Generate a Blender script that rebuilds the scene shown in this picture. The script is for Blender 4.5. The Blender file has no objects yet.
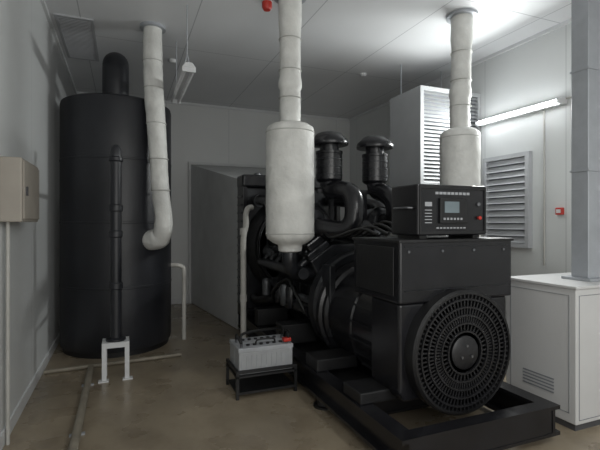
import bpy, bmesh, math, random
from mathutils import Vector, Matrix
random.seed(4)
scene = bpy.context.scene
scene.view_settings.view_transform = 'Standard'

# ------------------------------------------------------------ materials
def mat(name, col, rough=0.5, metal=0.0, var=0.12, scale=6.0, bump=0.0, bscale=40.0, emit=None, estr=0, coat=0):
    m = bpy.data.materials.new(name); m.use_nodes = True
    nt = m.node_tree; b = nt.nodes['Principled BSDF']
    tc = nt.nodes.new('ShaderNodeTexCoord')
    nz = nt.nodes.new('ShaderNodeTexNoise'); nz.inputs['Scale'].default_value = scale; nz.inputs['Detail'].default_value = 5
    nt.links.new(tc.outputs['Object'], nz.inputs['Vector'])
    r = nt.nodes.new('ShaderNodeValToRGB')
    r.color_ramp.elements[0].position = 0.3; r.color_ramp.elements[1].position = 0.7
    r.color_ramp.elements[0].color = (*[c*(1-var) for c in col], 1)
    r.color_ramp.elements[1].color = (*[min(1, c*(1+var)) for c in col], 1)
    nt.links.new(nz.outputs['Fac'], r.inputs['Fac']); nt.links.new(r.outputs['Color'], b.inputs['Base Color'])
    b.inputs['Roughness'].default_value = rough; b.inputs['Metallic'].default_value = metal
    if coat: b.inputs['Coat Weight'].default_value = coat
    if bump:
        n2 = nt.nodes.new('ShaderNodeTexNoise'); n2.inputs['Scale'].default_value = bscale; n2.inputs['Detail'].default_value = 6
        nt.links.new(tc.outputs['Object'], n2.inputs['Vector'])
        bp = nt.nodes.new('ShaderNodeBump'); bp.inputs['Strength'].default_value = bump; bp.inputs['Distance'].default_value = 0.02
        nt.links.new(n2.outputs['Fac'], bp.inputs['Height']); nt.links.new(bp.outputs['Normal'], b.inputs['Normal'])
    if emit:
        b.inputs['Emission Color'].default_value = (*emit, 1); b.inputs['Emission Strength'].default_value = estr
    return m

def panel_mat(name, col, seam, plane, w, h, rough=0.4, mortar=0.006, off=0.0):
    """insulated wall / ceiling panels with thin seams (brick node)"""
    m = mat(name, col, rough, 0, 0.04, 0.7)
    nt = m.node_tree; b = nt.nodes['Principled BSDF']
    tc = [n for n in nt.nodes if n.type == 'TEX_COORD'][0]
    ramp = [n for n in nt.nodes if n.type == 'VALTORGB'][0]
    sep = nt.nodes.new('ShaderNodeSeparateXYZ'); com = nt.nodes.new('ShaderNodeCombineXYZ')
    nt.links.new(tc.outputs['Object'], sep.inputs[0])
    ad = nt.nodes.new('ShaderNodeMath'); ad.operation = 'ADD'; ad.inputs[1].default_value = off
    nt.links.new(sep.outputs[plane[1]], ad.inputs[0])
    nt.links.new(sep.outputs[plane[0]], com.inputs[0]); nt.links.new(ad.outputs[0], com.inputs[1])
    br = nt.nodes.new('ShaderNodeTexBrick'); br.offset = 0; br.squash = 1
    br.inputs['Scale'].default_value = 1; br.inputs['Mortar Size'].default_value = mortar
    br.inputs['Mortar Smooth'].default_value = 0.3
    br.inputs['Brick Width'].default_value = w; br.inputs['Row Height'].default_value = h
    nt.links.new(com.outputs[0], br.inputs['Vector'])
    mx = nt.nodes.new('ShaderNodeMix'); mx.data_type = 'RGBA'
    nt.links.new(br.outputs['Fac'], mx.inputs[0])
    nt.links.new(ramp.outputs['Color'], mx.inputs[6]); mx.inputs[7].default_value = (*seam, 1)
    nt.links.new(mx.outputs[2], b.inputs['Base Color'])
    return m

M = {}
M['wall'] = panel_mat('wall_panel', (0.61, 0.625, 0.625), (0.42, 0.43, 0.44), 'YZ', 1.15, 20, mortar=0.005, off=10)
M['wallb'] = panel_mat('wall_panel_back', (0.66, 0.67, 0.665), (0.48, 0.49, 0.50), 'XZ', 1.15, 20, mortar=0.005, off=10)
M['ceil'] = panel_mat('ceiling_panel', (0.70, 0.71, 0.725), (0.40, 0.41, 0.43), 'XY', 1.15, 2.3, 0.45)
M['black'] = mat('black_paint', (0.010, 0.010, 0.012), 0.27, 0, 0.3, 5, 0.04, 60)
M['blackm'] = mat('black_matte_steel', (0.008, 0.008, 0.009), 0.5, 0, 0.3, 8, 0.1, 60)
M['engine'] = mat('engine_dark_iron', (0.018, 0.019, 0.022), 0.28, 0.2, 0.5, 9, 0.15, 50)
M['grille'] = mat('grille_dark', (0.014, 0.014, 0.016), 0.42, 0.1, 0.3, 9)
M['enginel'] = mat('engine_grey_metal', (0.15, 0.155, 0.165), 0.32, 0.7, 0.3, 12, 0.1, 50)
M['tank'] = mat('tank_black_insulated', (0.015, 0.016, 0.020), 0.42, 0, 0.3, 2.5, 0.12, 8)
M['wrap'] = mat('white_insulation_wrap', (0.62, 0.62, 0.595), 0.55, 0, 0.14, 5, 0.9, 9)
M['seam'] = mat('wrap_seam', (0.48, 0.48, 0.46), 0.7, 0, 0.1, 8)
M['steel'] = mat('galvanised_steel', (0.40, 0.42, 0.45), 0.4, 0.3, 0.06, 10)
M['white'] = mat('white_enamel', (0.64, 0.65, 0.66), 0.4, 0, 0.04, 3)
M['cab'] = mat('cabinet_grey_enamel', (0.56, 0.56, 0.56), 0.45, 0, 0.03, 3)
M['pvc'] = mat('pvc_pipe', (0.46, 0.45, 0.42), 0.45, 0, 0.1, 8)
M['fpipe'] = mat('floor_pipe_dusty', (0.24, 0.215, 0.17), 0.6, 0, 0.2, 8)
M['beige'] = mat('beige_box', (0.33, 0.30, 0.26), 0.55, 0, 0.06, 5)
M['slot'] = mat('slot_dark', (0.07, 0.07, 0.075), 0.8)
M['vback'] = mat('vent_shadow_grey', (0.20, 0.21, 0.23), 0.8)
M['louvre'] = mat('louvre_grey', (0.42, 0.43, 0.45), 0.5, 0, 0.05, 4)
M['intake'] = mat('intake_box_grey', (0.40, 0.41, 0.42), 0.6, 0, 0.05, 4)
M['duct'] = mat('duct_canvas_grey', (0.60, 0.61, 0.61), 0.7, 0, 0.06, 3)
M['batt'] = mat('battery_grey', (0.32, 0.33, 0.34), 0.5, 0, 0.08, 8)
M['red'] = mat('red_plastic', (0.45, 0.03, 0.02), 0.4)
M['label'] = mat('label_print', (0.34, 0.35, 0.37), 0.6)
M['lcd'] = mat('lcd_screen', (0.16, 0.20, 0.22), 0.15)
M['tube'] = mat('lit_fluorescent', (0.9, 0.9, 0.9), 0.4, emit=(0.95, 0.98, 1.0), estr=14)
M['tubeoff'] = mat('unlit_fluorescent', (0.8, 0.81, 0.83), 0.3)
M['rubber'] = mat('rubber_hose', (0.010, 0.010, 0.010), 0.4)

# floor: worn tan painted concrete with stains, slightly glossy
def floor_mat():
    m = mat('floor_concrete', (0.275, 0.228, 0.165), 0.3, 0, 0.28, 0.9, 0.05, 20)
    nt = m.node_tree; b = nt.nodes['Principled BSDF']
    tc = [n for n in nt.nodes if n.type == 'TEX_COORD'][0]
    ramp = [n for n in nt.nodes if n.type == 'VALTORGB'][0]
    n = nt.nodes.new('ShaderNodeTexNoise'); n.inputs['Scale'].default_value = 2.3; n.inputs['Detail'].default_value = 8
    nt.links.new(tc.outputs['Object'], n.inputs['Vector'])
    mr = nt.nodes.new('ShaderNodeMapRange'); mr.inputs['From Min'].default_value = 0.3; mr.inputs['From Max'].default_value = 0.7
    mr.inputs['To Min'].default_value = 0.18; mr.inputs['To Max'].default_value = 0.45
    nt.links.new(n.outputs['Fac'], mr.inputs['Value']); nt.links.new(mr.outputs[0], b.inputs['Roughness'])
    s = nt.nodes.new('ShaderNodeTexNoise'); s.inputs['Scale'].default_value = 4.5; s.inputs['Detail'].default_value = 10; s.inputs['Roughness'].default_value = .7
    nt.links.new(tc.outputs['Object'], s.inputs['Vector'])
    r2 = nt.nodes.new('ShaderNodeValToRGB'); r2.color_ramp.elements[0].position = .34; r2.color_ramp.elements[1].position = .54
    r2.color_ramp.elements[0].color = (.6, .57, .55, 1); r2.color_ramp.elements[1].color = (1, 1, 1, 1)
    nt.links.new(s.outputs['Fac'], r2.inputs['Fac'])
    mx = nt.nodes.new('ShaderNodeMix'); mx.data_type = 'RGBA'; mx.blend_type = 'MULTIPLY'; mx.inputs[0].default_value = .6
    nt.links.new(ramp.outputs['Color'], mx.inputs[6]); nt.links.new(r2.outputs['Color'], mx.inputs[7])
    nt.links.new(mx.outputs[2], b.inputs['Base Color'])
    return m
M['floor'] = floor_mat()

# ------------------------------------------------------------ helpers
def empty(name, loc):
    e = bpy.data.objects.new(name, None); e.location = loc; e.empty_display_size = 0.1
    scene.collection.objects.link(e); return e

def finish(name, bm, center, m, parent, smooth=False, bevel=0, angle=40):
    me = bpy.data.meshes.new(name)
    bmesh.ops.recalc_face_normals(bm, faces=bm.faces)
    bm.to_mesh(me); bm.free()
    o = bpy.data.objects.new(name, me); o.location = center
    scene.collection.objects.link(o)
    me.materials.append(M[m] if isinstance(m, str) else m)
    if smooth:
        for p in me.polygons: p.use_smooth = True
        try: me.set_sharp_from_angle(angle=math.radians(angle))
        except Exception: pass
    if bevel:
        md = o.modifiers.new('bevel', 'BEVEL'); md.width = bevel; md.segments = 3; md.limit_method = 'ANGLE'
    if parent:
        o.parent = parent
        o.matrix_parent_inverse = Matrix.Translation(parent.location).inverted()
    return o

def box(name, x0, x1, y0, y1, z0, z1, m, parent=None, bevel=0, rot=None):
    c = Vector(((x0+x1)/2, (y0+y1)/2, (z0+z1)/2))
    bm = bmesh.new(); bmesh.ops.create_cube(bm, size=1)
    bmesh.ops.scale(bm, vec=(abs(x1-x0), abs(y1-y0), abs(z1-z0)), verts=bm.verts)
    o = finish(name, bm, c, m, parent, bevel=bevel)
    if rot: o.rotation_euler = rot
    return o

def multi(name, boxes, m, parent=None, bevel=0):
    """many axis boxes joined in one mesh: (x0,x1,y0,y1,z0,z1)"""
    xs = [v for b in boxes for v in b[0:2]]; ys = [v for b in boxes for v in b[2:4]]; zs = [v for b in boxes for v in b[4:6]]
    c = Vector(((min(xs)+max(xs))/2, (min(ys)+max(ys))/2, (min(zs)+max(zs))/2))
    bm = bmesh.new()
    for x0, x1, y0, y1, z0, z1 in boxes:
        r = bmesh.ops.create_cube(bm, size=1)
        bmesh.ops.scale(bm, vec=(x1-x0, y1-y0, z1-z0), verts=r['verts'])
        bmesh.ops.translate(bm, vec=Vector(((x0+x1)/2, (y0+y1)/2, (z0+z1)/2))-c, verts=r['verts'])
    return finish(name, bm, c, m, parent, bevel=bevel)

def lathe(name, base, axis, prof, m, parent=None, seg=40, jit=0, smooth=True, angle=35):
    """profile [(r, t)] revolved around axis through base"""
    base = Vector(base); ax = Vector(axis).normalized()
    u = ax.orthogonal().normalized(); v = ax.cross(u)
    bm = bmesh.new(); rings = []
    for r, t in prof:
        ring = []
        for i in range(seg):
            a = 2*math.pi*i/seg
            rr = max(r, 0.0005)*(1+(random.uniform(-jit, jit) if jit else 0))
            ring.append(bm.verts.new(ax*t+u*math.cos(a)*rr+v*math.sin(a)*rr))
        rings.append(ring)
    for a, b in zip(rings, rings[1:]):
        for i in range(seg):
            j = (i+1) % seg; bm.faces.new((a[i], a[j], b[j], b[i]))
    bm.faces.new(rings[0]); bm.faces.new(rings[-1])
    return finish(name, bm, base, m, parent, smooth, angle=angle)

def cyl(name, p0, p1, r, m, parent=None, seg=28):
    p0 = Vector(p0); d = Vector(p1)-p0
    return lathe(name, p0, d, [(r, 0), (r, d.length)], m, parent, seg)

def catmull(pts, n=8):
    P = [Vector(p) for p in pts]
    P = [P[0]*2-P[1]]+P+[P[-1]*2-P[-2]]; out = []
    for i in range(1, len(P)-2):
        for k in range(n):
            t = k/n; a, b, c, d = P[i-1], P[i], P[i+1], P[i+2]
            out.append(0.5*((2*b)+(c-a)*t+(2*a-5*b+4*c-d)*t*t+(3*b-a-3*c+d)*t**3))
    out.append(P[-2]); return out

def pipe(name, pts, r, m, parent=None, curve=True, seg=18, jit=0, n=8):
    P = catmull(pts, n) if curve else [Vector(p) for p in pts]
    c = P[0].copy(); bm = bmesh.new(); rings = []
    t0 = (P[1]-P[0]).normalized(); u = t0.orthogonal().normalized()
    for k, p in enumerate(P):
        if k == 0: t = t0
        elif k == len(P)-1: t = (P[k]-P[k-1]).normalized()
        else: t = ((P[k+1]-P[k]).normalized()+(P[k]-P[k-1]).normalized()).normalized()
        u = (u-t*u.dot(t)).normalized(); v = t.cross(u)
        R = r if not callable(r) else r(k/(len(P)-1))
        R *= 1+(random.uniform(-jit, jit) if jit else 0)
        rings.append([bm.verts.new(p-c+(u*math.cos(2*math.pi*i/seg)+v*math.sin(2*math.pi*i/seg))*R*(1+(random.uniform(-jit, jit)*.6 if jit else 0))) for i in range(seg)])
    for a, b in zip(rings, rings[1:]):
        for i in range(seg):
            j = (i+1) % seg; bm.faces.new((a[i], a[j], b[j], b[i]))
    bm.faces.new(rings[0]); bm.faces.new(rings[-1])
    return finish(name, bm, c, m, parent, True, angle=50)

def prism(name, poly, y0, y1, m, parent=None, bevel=0, axis='Y'):
    """extrude XZ polygon along Y (or YZ polygon along X)"""
    bm = bmesh.new(); c = Vector((0, 0, 0))
    mk = (lambda a, b, t: Vector((a, t, b))) if axis == 'Y' else (lambda a, b, t: Vector((t, a, b)))
    vs = [mk(a, b, t) for t in (y0, y1) for a, b in poly]
    for v in vs: c += v
    c /= len(vs); V = [bm.verts.new(v-c) for v in vs]; n = len(poly)
    bm.faces.new(V[:n]); bm.faces.new(V[n:])
    for i in range(n):
        j = (i+1) % n; bm.faces.new((V[i], V[j], V[n+j], V[n+i]))
    return finish(name, bm, c, m, parent, bevel=bevel)

# ------------------------------------------------------------ room
H = 3.7; XL, XR = -0.75, 4.5; YB, YF = 8.2, -1.6
box('floor', XL-.1, XR+.1, YF, YB+.1, -0.1, 0, 'floor')
box('ceiling', XL-.1, XR+.1, YF, YB+.1, H, H+.1, 'ceil')
box('wall_left', XL-.1, XL, YF, YB, 0, H, 'wall')
box('wall_right', XR, XR+.1, YF, YB, 0, H, 'wall')
box('wall_back', XL-.1, XR+.1, YB, YB+.1, 0, H, 'wallb')
box('trim_1', XL, XR, YB-.03, YB, H-.04, H, 'white')
box('trim_2', XL, XL+.03, YF, YB-.03, H-.04, H, 'white')
box('trim_3', XR-.03, XR, YF, YB-.03, H-.04, H, 'white')
box('baseboard_back', XL+.012, XR-.012, YB-.012, YB, 0, .1, 'white')
box('baseboard_left', XL, XL+.012, YF, YB, 0, .1, 'white')
box('baseboard_right', XR-.012, XR, YF, YB, 0, .1, 'white')

# louvred vent on right wall
def louvre(y0, y1, z0, z1, n):
    e = empty('louvre_vent', (XR-.04, (y0+y1)/2, (z0+z1)/2))
    x0 = XR-.07
    multi('frame', [(x0, XR-.002, y0, y0+.05, z0, z1), (x0, XR-.002, y1-.05, y1, z0, z1),
                    (x0, XR-.002, y0+.05, y1-.05, z0, z0+.05), (x0, XR-.002, y0+.05, y1-.05, z1-.05, z1)], 'louvre', e)
    box('back_plate', XR-.012, XR-.002, y0+.05, y1-.05, z0+.05, z1-.05, 'vback', e)
    hh = (z1-z0-.1)/n
    for i in range(n):
        z = z0+.05+i*hh
        prism('slat_%d' % i, [(XR-.062, z+.1*hh), (XR-.055, z+.1*hh), (XR-.014, z+.95*hh), (XR-.021, z+.95*hh)], y0+.05, y1-.05, 'louvre', e)
louvre(3.72, 4.42, 1.19, 2.34, 13)

# intake air box with louvred front, fixed in the right corner
ib = empty('air_intake_box', (4.0, 4.85, 2.6))
AX0, AX1, AY0, AY1, AZ0, AZ1 = 3.50, XR-.004, 4.52, 5.20, 1.95, 3.24
multi('shell', [(AX0, AX0+.02, AY0+.04, AY1, AZ0, AZ1), (AX0+.02, AX1, AY1-.02, AY1, AZ0, AZ1), (AX0+.02, AX1, AY0+.04, AY1-.02, AZ0, AZ0+.02), (AX0+.02, AX1, AY0+.04, AY1-.02, AZ1-.02, AZ1),
                (AX1-.02, AX1, AY0+.04, AY1-.02, AZ0+.02, AZ1-.02)], 'intake', ib)
multi('front_frame', [(AX0, AX0+.05, AY0, AY0+.04, AZ0, AZ1), (AX1-.05, AX1, AY0, AY0+.04, AZ0, AZ1), (AX0+.05, AX1-.05, AY0, AY0+.04, AZ0, AZ0+.05), (AX0+.05, AX1-.05, AY0, AY0+.04, AZ1-.05, AZ1)], 'intake', ib)
box('inner_plate', AX0+.05, AX1-.05, AY0+.05, AY0+.06, AZ0+.05, AZ1-.05, 'vback', ib)
nn = 24; hh = (AZ1-AZ0-.1)/nn
for i in range(nn):
    z = AZ0+.05+i*hh
    prism('slat_%d' % i, [(AY0+.002, z+.1*hh), (AY0+.007, z+.1*hh), (AY0+.042, z+.9*hh), (AY0+.037, z+.9*hh)], AX0+.05, AX1-.05, 'intake', ib, axis='X')
for x in (AX0+.1, AX1-.2):
    cyl('hanger_rod', (x, AY1-.12, AZ1), (x, AY1-.12, H), .007, 'steel', ib, 8)

# red manual call point on right wall
cp = empty('fire_alarm_call_point', (XR-.02, 3.36, 1.62))
box('body', XR-.04, XR, 3.32, 3.40, 1.58, 1.66, 'red', cp, .006)
box('window', XR-.043, XR-.04, 3.335, 3.385, 1.60, 1.64, 'white', cp)

# ceiling air grille top left
cg = empty('ceiling_vent', (-.5, 5.85, H))
multi('frame', [(-.68, -.30, 5.2, 5.24, H-.015, H), (-.68, -.30, 6.46, 6.5, H-.015, H), (-.68, -.65, 5.24, 6.46, H-.015, H), (-.33, -.30, 5.24, 6.46, H-.015, H)], 'louvre', cg)
box('dark_plate', -.65, -.33, 5.24, 6.46, H-.003, H-.001, 'slot', cg)
multi('bars', [(-.65, -.33, 5.27+.04*i, 5.285+.04*i, H-.013, H-.004) for i in range(30)], 'louvre', cg)

# ------------------------------------------------------------ tank
TX, TY, TR, TH = -0.06, 5.8, 0.63, 2.92
t = empty('storage_tank', (TX, TY, 0))
lathe('shell', (TX, TY, 0), (0, 0, 1), [(0, 0.06), (TR*.98, 0.06), (TR, .10), (TR, .75), (TR+.004, .755), (TR+.004, .775), (TR, .78), (TR, 1.48), (TR+.004, 1.485), (TR+.004, 1.5), (TR, 1.505),
      (TR, 2.2), (TR+.004, 2.205), (TR+.004, 2.22), (TR, 2.225), (TR, TH-.06), (TR*.985, TH-.02), (TR*.93, TH), (0, TH+.02)], 'tank', t, 64)
lathe('foot_ring', (TX, TY, 0), (0, 0, 1), [(TR*.95, 0), (TR*.95, .06)], 'blackm', t, 48)
pipe('outlet_elbow', [(TX-.02, 5.50, TH-.02), (TX-.02, 5.50, TH+.22), (TX-.02, 5.54, TH+.38), (TX-.02, 5.68, TH+.47), (TX-.02, 6.1, TH+.48), (TX-.02, YB-.02, TH+.48)], .145, 'tank', t, seg=28)
lathe('flange', (TX-.02, 5.50, TH-.01), (0, 0, 1), [(.19, 0), (.19, .03)], 'tank', t)
pipe('drain_pipe', [(.5, 5.75, .95), (.63, 5.7, .95), (.69, 5.7, .93), (.72, 5.7, .86), (.72, 5.7, .4), (.72, 5.7, .0)], .028, 'pvc', t, seg=14)

s = empty('standpipe', (-.06, 4.55, 0))
px, py = -.065, 4.55
lathe('column', (px, py, .36), (0, 0, 1), [(.09, 0), (.09, .02), (.052, .03), (.052, 1.72), (.067, 1.73), (.067, 1.76), (.052, 1.77), (.052, 1.84), (.03, 1.88), (0, 1.89)], 'tank', s)
for zz in (.85, 1.35, 1.6):
    lathe('coupling', (px, py, zz), (0, 0, 1), [(.052, 0), (.064, .01), (.064, .06), (.052, .07)], 'tank', s)
multi('stand', [(px-.12, px+.12, py-.10, py+.10, .31, .36), (px-.12, px-.08, py-.10, py-.07, 0, .31), (px+.08, px+.12, py-.10, py-.07, 0, .31),
                (px-.12, px-.08, py+.07, py+.10, 0, .31), (px+.08, px+.12, py+.07, py+.10, 0, .31),
                (px-.15, px-.06, py-.12, py-.05, 0, .012), (px+.06, px+.15, py-.12, py-.05, 0, .012)], 'white', s)
pipe('bracket', [(px, py, .8), (px, 5.0, .8), (px, 5.175, .8)], .02, 'tank', s, False)
pipe('bracket_upper', [(px, py, 1.9), (px, 5.0, 1.9), (px, 5.175, 1.9)], .02, 'tank', s, False)

# ------------------------------------------------------------ wrapped exhaust pipe to the tank
w = empty('insulated_exhaust_pipe', (.40, 5.1, 1.3))
pipe('riser', [(.31, 5.15, H), (.31, 5.15, 3.3), (.32, 5.15, 3.0), (.345, 5.13, 2.6), (.37, 5.12, 2.2), (.39, 5.11, 1.85), (.42, 5.1, 1.58), (.42, 5.11, 1.45), (.40, 5.15, 1.34), (.34, 5.22, 1.30), (.28, 5.32, 1.29)],
     lambda q: .10+.012*math.sin(q*9)*.5+.012*(q > .8), 'wrap', w, seg=24, jit=.02, n=7)
for z, x in ((3.3, .31), (3.0, .32), (2.6, .345), (2.2, .37), (1.85, .39)):
    lathe('band', (x, 5.15-max(0, 3.0-z)*.035, z), (0, 0, 1), [(.107, 0), (.112, .006), (.107, .012)], 'seam', w)
lathe('ceiling_collar', (.31, 5.15, H-.03), (0, 0, 1), [(.14, 0), (.14, .03)], 'steel', w)

# ------------------------------------------------------------ genset exhaust mufflers
def muffler(x, y, zb, zt, r, foot, lean=0.0):
    e = empty('exhaust_muffler', (x, y, zb))
    prof = [(.05, -.14), (.11, -.12), (.12, -.06), (r*.72, -.04), (r*.94, 0)]
    n = 16
    for i in range(n+1): prof.append((r*(1+random.uniform(-.010, .010)), (zt-zb)*(.03+.94*i/n)))
    prof += [(r*.96, zt-zb), (r*.78, zt-zb+.03), (.115, zt-zb+.05)]
    lathe('body', (x, y, zb), (0, 0, 1), prof, 'wrap', e, 40, jit=.004, angle=60)
    for q in (.04, .95):
        lathe('seam_band', (x, y, zb+(zt-zb)*q), (0, 0, 1), [(r*1.0, 0), (r*1.018, .006), (r*1.0, .012)], 'seam', e)
    pipe('stack', [(x, y, zt+.02), (x+.0, y, zt+.3), (x+lean*.5, y, zt+.6), (x+lean, y, H)], lambda q: .102+.012*(.42 < q < .55)+.01*(q > .85), 'wrap', e, seg=26, jit=.016, n=8)
    for q in (.28, .55, .85):
        lathe('stack_seam', (x+lean*q*.8, y, zt+q), (0, 0, 1), [(.106, 0), (.113, .006), (.106, .012)], 'seam', e)
    lathe('ceiling_collar', (x+lean, y, H-.03), (0, 0, 1), [(.16, 0), (.16, .03)], 'steel', e)
    pipe('inlet', foot, .075, 'engine', e, seg=20)
muffler(1.50, 3.93, 1.34, 2.41, .235, [(1.50, 3.93, 1.24), (1.50, 3.93, 1.12), (1.56, 3.97, 1.02), (1.72, 4.0, .98), (1.85, 4.0, .98)])
muffler(3.31, 3.62, 1.3, 2.44, .205, [(3.31, 3.62, 1.24), (3.31, 3.62, 1.12), (3.2, 3.7, 1.05), (2.95, 3.95, 1.02), (2.6, 4.0, 1.0)], .03)

# ------------------------------------------------------------ generator set
g = empty('generator_set', (2.15, 3.9, 0))
CX = 2.17
SL, SR, SY0, SY1 = 1.46, 2.74, 2.05, 5.85
def ibeam(name, x, y0, y1):
    multi(name, [(x-.06, x+.06, y0, y1, .06, .085), (x-.012, x+.012, y0, y1, .085, .235), (x-.06, x+.06, y0, y1, .235, .26)], 'black', g)
ibeam('skid_rail_left', SL+.06, SY0, SY1); ibeam('skid_rail_right', SR-.06, SY0, SY1)
for i, y in enumerate((SY0, 2.75, 3.7, 4.7, 5.7)):
    multi('cross_member_%d' % i, [(SL+.12, SR-.12, y, y+.1, .06, .08), (SL+.075, SR-.075, y+.005, y+.025, .08, .24), (SL+.12, SR-.12, y, y+.1, .24, .26)], 'black', g)
for i, (x, y) in enumerate([(a, b) for a in (SL+.06, SR-.06) for b in (2.25, 3.2, 4.2, 5.3)]):
    lathe('isolator_%d' % i, (x, y, 0), (0, 0, 1), [(.09, 0), (.09, .015), (.06, .02), (.055, .05), (.06, .06)], 'rubber', g)
multi('mount_pads', [(SL+.02, SL+.42, 2.55, 2.8, .26, .34), (SR-.42, SR-.02, 2.55, 2.8, .26, .34), (SL+.02, SL+.4, 3.25, 3.5, .26, .36), (SR-.4, SR-.02, 3.25, 3.5, .26, .36),
                     (SL+.02, SL+.4, 4.1, 4.3, .26, .46), (SR-.4, SR-.02, 4.1, 4.3, .26, .46), (SL+.02, SL+.4, 4.95, 5.1, .26, .46), (SR-.4, SR-.02, 4.95, 5.1, .26, .46)], 'blackm', g, .01)
box('base_tray', SL+.13, SR-.13, 2.9, 5.65, .09, .22, 'blackm', g)
AZ = .64
lathe('alternator_barrel', (CX, 2.7, AZ), (0, 1, 0), [(.40, 0), (.44, .02), (.44, .42), (.455, .43), (.455, .46), (.44, .47), (.44, .86), (.47, .88), (.47, .93), (.50, .94), (.50, 1.02)], 'black', g, 48)
for k in range(20):
    a = math.radians(-75+k*7.5*2.2)
    x, z = CX+math.cos(a)*.45, AZ+math.sin(a)*.45
    box('barrel_rib_%d' % k, x-.018, x+.018, 2.72, 3.12, z-.008, z+.008, 'black', g, rot=(0, -a, 0))
prism('alternator_end_housing', [(1.74, .29), (2.60, .29), (2.66, .35), (2.66, .95), (1.70, .95), (1.70, .35)], 2.42, 2.78, 'black', g, .02)
box('terminal_box', 1.69, 2.69, 2.40, 3.02, .95, 1.375, 'black', g, .015)
box('terminal_box_lid', 1.68, 2.70, 2.39, 3.03, 1.36, 1.38, 'blackm', g, .004)
multi('terminal_box_panel_lines', [(1.73, 2.65, 2.392, 2.40, 1.035, 1.04), (1.73, 2.65, 2.392, 2.40, 1.33, 1.335)], 'engine', g)
box('side_cover', 1.68, 1.69, 2.46, 2.96, 1.0, 1.33, 'blackm', g, .004)
for k in range(4):
    lathe('cover_bolt_%d' % k, (1.76+.28*k, 2.40, 1.30), (0, -1, 0), [(.01, 0), (.01, .008)], 'enginel', g, 8)
# fan grille
GY = 2.42; GR = .43; GZ = .605
lathe('grille_drum', (CX, GY, GZ), (0, -1, 0), [(GR, 0), (GR, .09), (GR-.015, .105), (GR-.03, .105), (GR-.03, .07), (0, .07)], 'blackm', g, 64)
for i, rr in enumerate((.365, .31, .255, .20, .145)):
    lathe('grille_ring_%d' % i, (CX, GY-.085, GZ), (0, -1, 0), [(rr-.006, 0), (rr+.006, 0), (rr+.006, .018), (rr-.006, .018), (rr-.006, 0)], 'grille', g, 56)
bm = bmesh.new()
for k in range(72):
    a = 2*math.pi*k/72
    for r0, r1 in ((.15, .195), (.205, .25), (.26, .305), (.315, .36), (.372, .405)):
        if r0 < .2 and k % 2: continue
        r = bmesh.ops.create_cube(bm, size=1)
        bmesh.ops.scale(bm, vec=(r1-r0, .016, .010), verts=r['verts'])
        bmesh.ops.translate(bm, vec=((r0+r1)/2, 0, 0), verts=r['verts'])
        bmesh.ops.rotate(bm, cent=(0, 0, 0), matrix=Matrix.Rotation(a, 3, 'Y'), verts=r['verts'])
finish('grille_fins', bm, Vector((CX, GY-.086, GZ)), 'grille', g)
lathe('grille_hub', (CX, GY-.07, GZ), (0, -1, 0), [(.115, 0), (.115, .03), (.10, .04), (0, .045)], 'grille', g)
for k in range(3):
    a = math.pi/2+k*2*math.pi/3
    lathe('grille_bolt_%d' % k, (CX+math.cos(a)*.05, GY-.112, GZ+math.sin(a)*.05), (0, -1, 0), [(.010, 0), (.010, .01)], 'enginel', g, 6)

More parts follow.
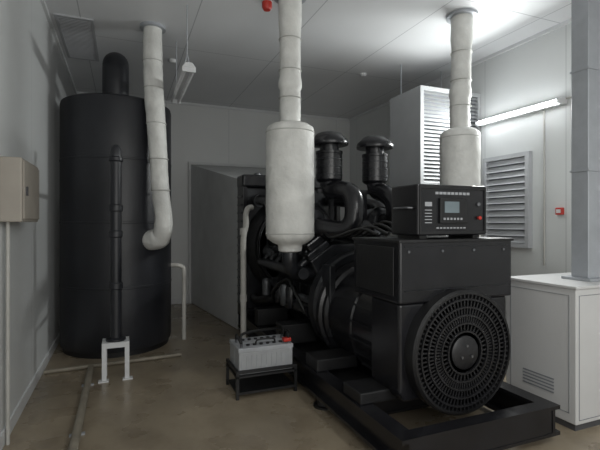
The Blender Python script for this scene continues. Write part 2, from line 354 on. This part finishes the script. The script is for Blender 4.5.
# flywheel housing and engine block
lathe('flywheel_housing', (CX, 3.70, .70), (0, 1, 0), [(.50, 0), (.52, .02), (.52, .14), (.42, .2)], 'engine', g, 40)
EY0, EY1 = 3.85, 5.25
prism('engine_block', [(1.93, .48), (2.41, .48), (2.50, .62), (2.50, .85), (2.66, 1.12), (2.42, 1.28), (1.92, 1.28), (1.68, 1.12), (1.84, .85), (1.84, .62)], EY0, EY1, 'engine', g, .015)
prism('oil_pan', [(1.98, .30), (2.36, .30), (2.43, .48), (1.91, .48)], EY0+.1, EY1-.1, 'blackm', g, .015)
for sgn, nm in ((-1, 'left'), (1, 'right')):
    for i in range(6):
        y = EY0+.04+i*.225
        cx = CX+sgn*.36
        o = box('cylinder_head_%s_%d' % (nm, i), cx-.13, cx+.13, y, y+.20, 1.12, 1.26, 'engine', g, .012, rot=(0, sgn*.6, 0))
        o = box('rocker_cover_%s_%d' % (nm, i), cx-.10+sgn*.045, cx+.10+sgn*.045, y+.015, y+.185, 1.24, 1.34, 'black', g, .025, rot=(0, sgn*.6, 0))
        pipe('exhaust_runner_%s_%d' % (nm, i), [(cx+sgn*.05, y+.1, 1.14), (cx+sgn*.16, y+.1, 1.08), (cx+sgn*.19, y+.1, 1.0)], .035, 'engine', g, seg=12, n=5)
    xx = CX+sgn*.56
    cyl('exhaust_manifold_'+nm, (xx, EY0, 1.0), (xx, EY1-.05, 1.0), .055, 'engine', g)
    cyl('intake_manifold_'+nm, (CX+sgn*.13, EY0, 1.44), (CX+sgn*.13, EY1, 1.44), .075, 'black', g)
    tx = CX+sgn*.42
    lathe('turbo_compressor_'+nm, (tx, 3.95, 1.50), (0, 1, 0), [(.05, -.02), (.13, 0), (.17, .05), (.17, .09), (.13, .13), (.06, .15)], 'engine', g)
    lathe('turbo_turbine_'+nm, (tx, 4.12, 1.50), (0, 1, 0), [(.06, 0), (.13, .02), (.15, .07), (.13, .13), (.05, .15)], 'enginel', g)
    pipe('turbo_outlet_'+nm, [(tx, 4.2, 1.42), (tx+sgn*.08, 4.2, 1.25), (xx, 4.2, 1.05)], .06, 'engine', g)
    for i in range(3):
        fx = CX+sgn*.50; fy = 4.35+i*.17
        lathe('oil_filter_%s_%d' % (nm, i), (fx, fy, .58), (0, 0, 1), [(.02, -.005), (.055, 0), (.06, .015), (.06, .21), (.05, .23), (.03, .24)], 'enginel' if i == 1 else 'black', g, 20)
    cyl('starter_motor_'+nm, (CX+sgn*.44, 3.9, .62), (CX+sgn*.44, 4.28, .62), .075, 'black', g)
    cyl('starter_solenoid_'+nm, (CX+sgn*.47, 3.95, .73), (CX+sgn*.47, 4.15, .73), .035, 'enginel', g)
    pipe('water_rail_'+nm, [(CX+sgn*.30, EY0+.05, 1.40), (CX+sgn*.30, 4.6, 1.41), (CX+sgn*.28, 5.2, 1.42), (CX+sgn*.22, 5.4, 1.55), (CX+sgn*.22, 5.5, 1.7)], .04, 'enginel', g, seg=14)
    for i in range(5):
        y0 = EY0+.15+i*.24
        pipe('fuel_line_%s_%d' % (nm, i), [(CX+sgn*.33, y0, .9), (CX+sgn*.44, y0+.03, 1.0), (CX+sgn*.49, y0+.02, 1.12), (CX+sgn*.44, y0, 1.27)], .009, 'enginel', g, seg=8, n=5)
    pipe('hose_'+nm, [(CX+sgn*.5, 4.9, .55), (CX+sgn*.58, 4.7, .72), (CX+sgn*.52, 4.4, .88), (CX+sgn*.56, 4.1, .80), (CX+sgn*.5, 3.95, .6)], .018, 'rubber', g, seg=10)
    for i in range(5):
        yb = EY0+.12+i*.26
        box('side_hatch_%s_%d' % (nm, i), CX+sgn*.335-.012, CX+sgn*.335+.012, yb, yb+.18, .65, .82, 'engine', g, .01)
    lathe('coolant_filter_'+nm, (CX+sgn*.56, 5.02, .62), (0, 0, 1), [(.02, -.005), (.05, 0), (.052, .015), (.052, .17), (.03, .2)], 'enginel', g, 20)
box('gear_case', 1.86, 2.48, EY1, EY1+.1, .5, 1.3, 'engine', g, .03)
for i, (px_, pz, pr) in enumerate(((CX, .72, .17), (CX, 1.22, .15), (CX-.33, 1.05, .09), (CX-.32, .72, .07), (CX+.3, 1.0, .09))):
    lathe('pulley_%d' % i, (px_, EY1+.1, pz), (0, 1, 0), [(pr, 0), (pr, .012), (pr*.88, .02), (pr*.88, .04), (pr, .05), (pr, .06)], 'enginel', g, 32)
cyl('charging_alternator', (CX-.42, 4.98, 1.12), (CX-.42, 5.33, 1.12), .095, 'enginel', g)
lathe('fan_hub', (CX, EY1+.16, 1.22), (0, 1, 0), [(.07, 0), (.07, .12)], 'engine', g)
for k in range(8):
    a = k*math.pi/4
    o = box('fan_blade_%d' % k, CX+math.cos(a)*.32-.25, CX+math.cos(a)*.32+.25, 5.44, 5.452, 1.22+math.sin(a)*.32-.07, 1.22+math.sin(a)*.32+.07, 'blackm', g)
    o.rotation_euler = (0, -a, 0)
# radiator
RX0, RX1, RY0, RY1 = 1.46, 2.90, 5.56, 5.86
box('radiator_core', RX0+.06, RX1-.06, RY0+.05, RY1-.04, .35, 1.95, 'engine', g)
multi('radiator_frame', [(RX0, RX0+.06, RY0, RY1, .26, 2.0), (RX1-.06, RX1, RY0, RY1, .26, 2.0), (RX0+.06, RX1-.06, RY0, RY1, .26, .35)], 'black', g, .006)
box('radiator_top_tank', RX0-.01, RX1+.01, RY0-.02, RY1+.01, 1.96, 2.13, 'black', g, .03)
multi('radiator_side_ribs', [(RX0-.015, RX0, RY0+.03, RY1-.03, z, z+.02) for z in [.4+.11*i for i in range(14)]], 'engine', g)
lathe('fan_shroud', (CX, RY0+.01, 1.18), (0, -1, 0), [(.68, 0), (.66, .05), (.58, .12), (.58, .22), (.565, .22), (.565, .12), (.60, .02)], 'blackm', g, 48)
for rr in (.15, .25, .35, .45, .55):
    lathe('fan_guard_%d' % int(rr*100), (CX, 5.36, 1.18), (0, -1, 0), [(rr-.004, 0), (rr+.004, 0), (rr+.004, .008), (rr-.004, .008), (rr-.004, 0)], 'enginel', g, 40)
lathe('radiator_cap', (1.7, 5.7, 2.12), (0, 0, 1), [(.05, 0), (.05, .04), (.03, .05)], 'enginel', g)
pipe('radiator_top_hose', [(CX-.22, 5.3, 1.62), (CX-.24, 5.42, 1.85), (CX-.22, 5.5, 2.0), (CX-.22, 5.56, 2.04)], .055, 'rubber', g)
pipe('radiator_bottom_hose', [(1.62, 5.56, .5), (1.60, 5.35, .5), (1.66, 5.1, .55), (1.8, 4.95, .62)], .055, 'rubber', g)
pipe('charge_air_pipe', [(1.78, 4.0, 1.6), (1.66, 4.3, 1.68), (1.62, 4.8, 1.74), (1.62, 5.3, 1.78), (1.64, 5.56, 1.8)], .07, 'black', g)
pipe('charge_air_pipe_right', [(2.58, 4.0, 1.6), (2.70, 4.3, 1.68), (2.72, 4.8, 1.74), (2.72, 5.3, 1.78), (2.7, 5.56, 1.8)], .07, 'black', g)
for k, y in enumerate((4.45, 4.9, 5.3)):
    lathe('hose_clamp_%d' % k, (1.635-.01*k, y, 1.70+.035*k), (0, 1, .1), [(.078, 0), (.078, .025)], 'enginel', g)
def aircleaner(nm, x, y, z):
    lathe('air_cleaner_'+nm, (x, y, z), (0, 0, 1), [(.06, -.03), (.12, 0), (.135, .02), (.135, .28), (.14, .285), (.14, .31), (.10, .32), (.10, .37), (.195, .375), (.20, .39), (.19, .43), (.15, .465), (.13, .49), (.09, .505), (.03, .51)], 'black', g, 40)
    for q in (.06, .14, .22): lathe('air_cleaner_band_%s_%d' % (nm, int(q*100)), (x, y, z+q), (0, 0, 1), [(.139, 0), (.139, .012)], 'engine', g, 40)
aircleaner('left', 1.98, 4.05, 1.92); aircleaner('right', 2.53, 4.05, 1.92)
pipe('intake_elbow_left', [(1.98, 4.05, 1.96), (1.98, 4.02, 1.84), (2.02, 3.88, 1.82), (2.07, 3.76, 1.78), (2.08, 3.70, 1.66), (2.06, 3.70, 1.50), (1.98, 3.78, 1.42), (1.80, 3.95, 1.45)], .095, 'black', g, seg=24)
pipe('intake_elbow_right', [(2.53, 4.05, 1.96), (2.53, 4.0, 1.84), (2.54, 3.88, 1.80), (2.56, 3.76, 1.72), (2.57, 3.72, 1.60), (2.58, 3.80, 1.5), (2.59, 3.97, 1.5)], .095, 'black', g, seg=24)
multi('air_cleaner_bracket', [(1.84, 2.70, 4.03, 4.07, 1.80, 1.84), (1.98, 2.02, 4.03, 4.07, 1.3, 1.8), (2.38, 2.42, 4.03, 4.07, 1.3, 1.8)], 'black', g)
for k in range(4):
    pipe('wiring_loom_%d' % k, [(1.9+.1*k, 3.0, 1.40), (1.85+.08*k, 3.2, 1.44+.02*k), (1.8+.1*k, 3.6, 1.36), (1.84+.1*k, 3.95, 1.40), (1.80+.12*k, 4.4, 1.37)], .014, 'rubber', g, seg=8)
multi('bell_bracket', [(1.74, 1.80, 3.55, 3.72, .45, 1.1), (2.54, 2.60, 3.55, 3.72, .45, 1.1)], 'engine', g, .01)

# control panel on terminal box
c = empty('control_panel', (2.19, 2.6, 1.385))
KX0, KX1, KY0, KY1, KZ0, KZ1 = 1.88, 2.50, 2.46, 2.78, 1.405, 1.765
box('case', KX0, KX1, KY0, KY1, KZ0, KZ1, 'black', c, .012)
multi('rubber_feet', [(KX0+.04, KX0+.1, KY0+.03, KY1-.03, 1.381, 1.406), (KX1-.1, KX1-.04, KY0+.03, KY1-.03, 1.381, 1.406)], 'rubber', c)
multi('front_frame', [(KX0+.01, KX1-.01, KY0-.008, KY0, KZ0+.01, KZ0+.03), (KX0+.01, KX1-.01, KY0-.008, KY0, KZ1-.03, KZ1-.01),
                      (KX0+.01, KX0+.025, KY0-.008, KY0, KZ0+.03, KZ1-.03), (KX1-.025, KX1-.01, KY0-.008, KY0, KZ0+.03, KZ1-.03)], 'blackm', c)
box('controller', KX0+.18, KX0+.42, KY0-.02, KY0, 1.49, 1.67, 'blackm', c, .006)
box('lcd', KX0+.215, KX0+.345, KY0-.023, KY0-.02, 1.565, 1.645, 'lcd', c)
multi('controller_keys', [(KX0+.205+i*.03, KX0+.222+i*.03, KY0-.024, KY0-.02, 1.515, 1.53) for i in range(6)], 'label', c)
multi('title_text', [(KX0+.15+i*.035, KX0+.177+i*.035, KY0-.003, KY0, 1.695, 1.713) for i in range(9)], 'label', c)
multi('caption_text', [(KX0+.16+i*.03, KX0+.18+i*.03, KY0-.003, KY0, 1.453, 1.463) for i in range(9)], 'label', c)
multi('warning_label', [(KX0+.06, KX0+.12, KY0-.003, KY0, 1.58-.022*i, 1.586-.022*i) for i in range(5)]+[(KX0+.06, KX0+.12, KY0-.003, KY0, 1.61, 1.64)], 'label', c)
lathe('emergency_stop', (KX1-.08, KY0, 1.53), (0, -1, 0), [(.010, 0), (.010, .012), (.014, .014), (.014, .022), (.01, .025)], 'red', c, 20)
lathe('key_switch', (KX1-.08, KY0, 1.63), (0, -1, 0), [(.015, 0), (.015, .012), (.01, .014)], 'enginel', c, 20)
pipe('handle', [(KX0, 2.52, 1.6), (KX0-.03, 2.53, 1.6), (KX0-.03, 2.7, 1.6), (KX0, 2.71, 1.6)], .008, 'enginel', c, False, 8)

# radiator discharge duct to back wall (down to the floor, closed)
d = empty('radiator_duct', (2.1, 7.0, 1.2))
bm = bmesh.new()
A = [(1.47, 5.885, .012), (2.90, 5.885, .012), (2.90, 5.885, 2.10), (1.47, 5.885, 2.10)]
B = [(1.16, YB-.02, .012), (3.2, YB-.02, .012), (3.2, YB-.02, 2.56), (1.16, YB-.02, 2.56)]
cc = Vector((2.1, 7.0, 1.2)); va = [bm.verts.new(Vector(p)-cc) for p in A]; vb = [bm.verts.new(Vector(p)-cc) for p in B]
for i in range(4):
    j = (i+1) % 4; bm.faces.new((va[i], va[j], vb[j], vb[i]))
bmesh.ops.subdivide_edges(bm, edges=bm.edges, cuts=3)
o = finish('canvas', bm, cc, 'duct', d)
sd = o.modifiers.new('solid', 'SOLIDIFY'); sd.thickness = .01
multi('wall_flange', [(1.11, 1.16, YB-.06, YB-.013, 0.0, 2.61), (3.2, 3.25, YB-.06, YB-.013, 0.0, 2.61), (1.16, 3.2, YB-.06, YB-.013, 2.56, 2.61)], 'duct', d)

# ------------------------------------------------------------ battery rack
b = empty('battery_rack', (1.12, 3.75, 0))
bx0, bx1, by0, by1 = .88, 1.43, 3.57, 3.97
multi('rack_frame', [(bx0, bx0+.025, by0, by0+.025, 0, .24), (bx1-.025, bx1, by0, by0+.025, 0, .24), (bx0, bx0+.025, by1-.025, by1, 0, .24), (bx1-.025, bx1, by1-.025, by1, 0, .24),
                     (bx0, bx1, by0, by1, .18, .195), (bx0+.025, bx1-.025, by0, by0+.02, .215, .24), (bx0, bx0+.02, by0+.025, by1-.025, .215, .24), (bx1-.02, bx1, by0+.025, by1-.025, .215, .24),
                     (bx0+.025, bx1-.025, by0, by0+.02, .04, .06), (bx0+.01, bx1-.01, by0+.03, by1-.03, .04, .05)], 'blackm', b)
for i in range(2):
    y = by0+.03+i*.175
    box('battery_case_%d' % i, bx0+.03, bx1-.03, y, y+.165, .195, .39, 'batt', b, .012)
    box('battery_lid_%d' % i, bx0+.025, bx1-.025, y-.003, y+.168, .38, .42, 'label', b, .008)
    for k in range(6): lathe('vent_cap_%d_%d' % (i, k), (bx0+.13+k*.06, y+.08, .42), (0, 0, 1), [(.016, 0), (.016, .012)], 'blackm', b, 14)
    lathe('terminal_%d' % i, (bx0+.06, y+.04, .42), (0, 0, 1), [(.012, 0), (.012, .03)], 'enginel', b, 12)
    lathe('terminal_b_%d' % i, (bx1-.06, y+.04, .42), (0, 0, 1), [(.012, 0), (.012, .03)], 'enginel', b, 12)
    multi('battery_ribs_%d' % i, [(bx0+.05+k*.045, bx0+.055+k*.045, y-.004, y, .22, .36) for k in range(11)], 'label', b)
box('terminal_cover', bx1-.11, bx1-.04, by0+.04, by0+.10, .435, .465, 'red', b, .006)
pipe('carry_handle', [(bx0+.2, by0+.11, .42), (bx0+.22, by0+.11, .46), (bx0+.36, by0+.11, .46), (bx0+.38, by0+.11, .42)], .008, 'rubber', b, seg=8)
pipe('battery_cable', [(bx1-.06, by0+.07, .46), (bx1-.03, by0+.13, .50), (bx1, 3.87, .47), (1.44, 3.95, .36), (1.448, 4.0, .26)], .009, 'rubber', b, seg=8)
pipe('battery_cable_black', [(bx0+.06, by0+.07, .45), (bx0+.10, by0+.14, .52), (bx1-.1, by0+.25, .51), (1.42, 4.0, .42), (1.446, 4.08, .26)], .012, 'rubber', b, seg=8)
pipe('jumper', [(bx0+.06, by0+.07, .45), (bx0+.04, by0+.15, .51), (bx0+.06, by0+.245, .45)], .012, 'rubber', b, seg=8)

# ------------------------------------------------------------ white pipe by the radiator
p = empty('drain_pipe', (1.36, 4.9, 0))
pipe('riser', [(1.45, 5.10, 1.68), (1.39, 5.07, 1.66), (1.36, 5.05, 1.58), (1.36, 5.05, 1.45), (1.33, 5.05, 1.3), (1.33, 5.05, .9), (1.33, 5.05, .35), (1.33, 5.05, .05)], .035, 'pvc', p, seg=14)
for z in (1.35, .55): lathe('coupling', (1.33, 5.05, z), (0, 0, 1), [(.043, 0), (.043, .08)], 'pvc', p, 16)
lathe('floor_collar', (1.33, 5.05, 0), (0, 0, 1), [(.07, 0), (.07, .015), (.045, .05)], 'pvc', p, 16)

# ------------------------------------------------------------ floor conduits
fp = empty('floor_conduit', (-.3, 3.0, .03))
pipe('run', [(-.30, 4.85, .03), (-.30, -1.0, .03)], .03, 'fpipe', fp, False, 12)
multi('clips', [(-.35, -.25, y, y+.03, 0, .012) for y in (4.4, 3.4, 2.4)], 'steel', fp)
fq = empty('floor_conduit', (-.45, 4.9, .03))
pipe('run', [(-.72, 4.90, .022), (-.2, 4.93, .022), (.6, 4.98, .022)], .02, 'fpipe', fq, False, 12)

# ------------------------------------------------------------ lights
def batten(x, y0, y1, z, lit, side=False):
    e = empty('fluorescent_lamp', (x, (y0+y1)/2, z))
    if side:
        box('housing', x, XR-.002, y0, y1, z-.03, z+.04, 'white', e, .006)
        cyl('tube', (x-.03, y0+.03, z), (x-.03, y1-.03, z), .022, 'tube' if lit else 'tubeoff', e, 16)
        multi('holders', [(x-.055, x, y0, y0+.03, z-.025, z+.025), (x-.055, x, y1-.03, y1, z-.025, z+.025)], 'white', e)
    else:
        prism('housing', [(x-.07, z+.02), (x+.07, z+.02), (x+.03, z+.07), (x-.03, z+.07)], y0, y1, 'white', e, .004)
        for s_ in (-.04, .04):
            cyl('tube', (x+s_, y0+.03, z-.005), (x+s_, y1-.03, z-.005), .018, 'tube' if lit else 'tubeoff', e, 14)
        multi('holders', [(x-.065, x+.065, y0, y0+.03, z-.025, z+.02), (x-.065, x+.065, y1-.03, y1, z-.025, z+.02)], 'white', e)
        for y in (y0+.15, y1-.15):
            pipe('chain', [(x-.03, y, z+.07), (x, y, z+.2), (x, y, H)], .006, 'steel', e, False, 6)
            pipe('chain_b', [(x+.03, y, z+.07), (x, y, z+.2)], .006, 'steel', e, False, 6)
batten(XR-.08, 3.28, 4.48, 2.82, True, side=True)
batten(.60, 4.35, 5.60, 3.0, False)
batten(2.2, -.9, 0.3, 3.2, True)  # added lit batten, unseen behind the camera, to brighten the room

def area(name, loc, rot, sx, sy, power, col=(1, 1, 1)):
    l = bpy.data.lights.new(name, 'AREA'); l.shape = 'RECTANGLE'; l.size = sx; l.size_y = sy; l.energy = power; l.color = col
    o = bpy.data.objects.new(name, l); o.location = loc; o.rotation_euler = rot; scene.collection.objects.link(o)
area('added_front_fill', (1.2, -1.5, 1.9), (math.radians(98), 0, 0), 3.2, 2.4, 70, (1, .99, .96))  # added fill lamp at the open front end; no doorway is built
area('wall_lamp_light', (XR-.16, 3.88, 2.8), (0, math.radians(75), 0), .12, 1.2, 60, (.97, 1, .98))
area('added_batten_fill', (2.2, -.3, 3.15), (0, 0, 0), .2, 1.2, 30, (.98, 1, .97))  # fill light under the added batten behind the camera

# ------------------------------------------------------------ ceiling devices
a = empty('fire_alarm_beacon', (1.3, 4.1, H))
lathe('base', (1.32, 4.1, H), (0, 0, -1), [(.06, 0), (.06, .02), (.045, .025)], 'white', a, 24)
lathe('beacon', (1.32, 4.1, H-.025), (0, 0, -1), [(.05, 0), (.05, .05), (.035, .075), (0, .08)], 'red', a, 24)
for (x, y) in ((.62, 6.1), (3.3, 5.6)):
    sdx = empty('smoke_detector', (x, y, H))
    lathe('housing', (x, y, H), (0, 0, -1), [(.05, 0), (.05, .02), (.035, .04), (0, .045)], 'white', sdx, 24)

# ------------------------------------------------------------ wall box left (with conduit down to the floor behind it)
wb = empty('junction_box', (XL+.06, 3.65, 1.72))
box('case', XL, XL+.13, 3.35, 3.95, 1.50, 1.93, 'beige', wb, .01)
box('door', XL+.13, XL+.14, 3.37, 3.93, 1.52, 1.91, 'beige', wb, .004)
box('lock', XL+.14, XL+.15, 3.42, 3.45, 1.68, 1.74, 'slot', wb)
cyl('conduit', (XL+.03, 3.45, 0), (XL+.03, 3.45, 1.51), .012, 'pvc', wb, 10)

# ------------------------------------------------------------ white cabinet right + steel duct
k = empty('switchgear_cabinet', (3.4, 2.4, 0))
QX0, QX1, QY0, QY1, QZ = 2.98, 4.0, 2.11, 2.72, 1.04
box('body', QX0, QX1, QY0, QY1, .05, QZ-.02, 'cab', k, .008)
box('plinth', QX0+.02, QX1-.02, QY0+.02, QY1-.02, 0, .05, 'slot', k)
box('top_plate', QX0-.012, QX1+.012, QY0-.012, QY1+.012, QZ-.02, QZ, 'cab', k, .004)
multi('side_seams', [(QX0-.003, QX0, QY0+.05, QY0+.053, .12, .97), (QX0-.003, QX0, QY1-.053, QY1-.05, .12, .97), (QX0-.003, QX0, QY0+.05, QY1-.05, .12, .123), (QX0-.003, QX0, QY0+.05, QY1-.05, .967, .97)], 'vback', k)
multi('side_vents', [(QX0-.004, QX0, QY0+.17, QY1-.17, .22+.025*i, .23+.025*i) for i in range(5)], 'vback', k)
multi('door_seams', [(QX0+.03, QX1-.03, QY0-.003, QY0, .08, .084), (QX0+.03, QX1-.03, QY0-.003, QY0, .97, .974), (QX0+.03, QX0+.034, QY0-.003, QY0, .084, .97), (3.48, 3.484, QY0-.003, QY0, .084, .97)], 'vback', k)
box('door_handle', 3.40, 3.43, QY0-.02, QY0, .55, .67, 'steel', k, .004)
du = empty('cable_duct', (3.43, 2.36, 1.04))
box('shaft', 3.36, 3.50, 2.28, 2.42, QZ+.02, H, 'steel', du, .004)
box('foot_flange', 3.31, 3.55, 2.23, 2.47, QZ, QZ+.02, 'steel', du, .003)
for z in (1.9, 2.7): multi('joint_%d' % int(z*10), [(3.352, 3.508, 2.272, 2.428, z, z+.015)], 'steel', du)

cb = empty('wall_conduit', (XR-.02, 2.9, 1.5))
pipe('conduit_a', [(XR-.02, 3.1, 0.1), (XR-.02, 3.1, 2.85), (XR-.02, 3.28, 2.85)], .012, 'pvc', cb, False, 8)
pipe('conduit_b', [(XR-.02, 3.55, 1.0), (XR-.02, 3.55, 2.78)], .010, 'pvc', cb, False, 8)

# ------------------------------------------------------------ world & camera
wd = bpy.data.worlds.new('world'); scene.world = wd; wd.use_nodes = True
wd.node_tree.nodes['Background'].inputs[0].default_value = (.84, .86, .84, 1)
wd.node_tree.nodes['Background'].inputs[1].default_value = 0.52
cam = bpy.data.cameras.new('camera'); co = bpy.data.objects.new('camera', cam)
scene.collection.objects.link(co); co.location = (0, 0, 1.5)
co.rotation_euler = (math.radians(90), 0, math.radians(-22.2))
cam.lens = 26; cam.sensor_width = 36; cam.shift_y = -.005; cam.clip_start = .05
scene.camera = co
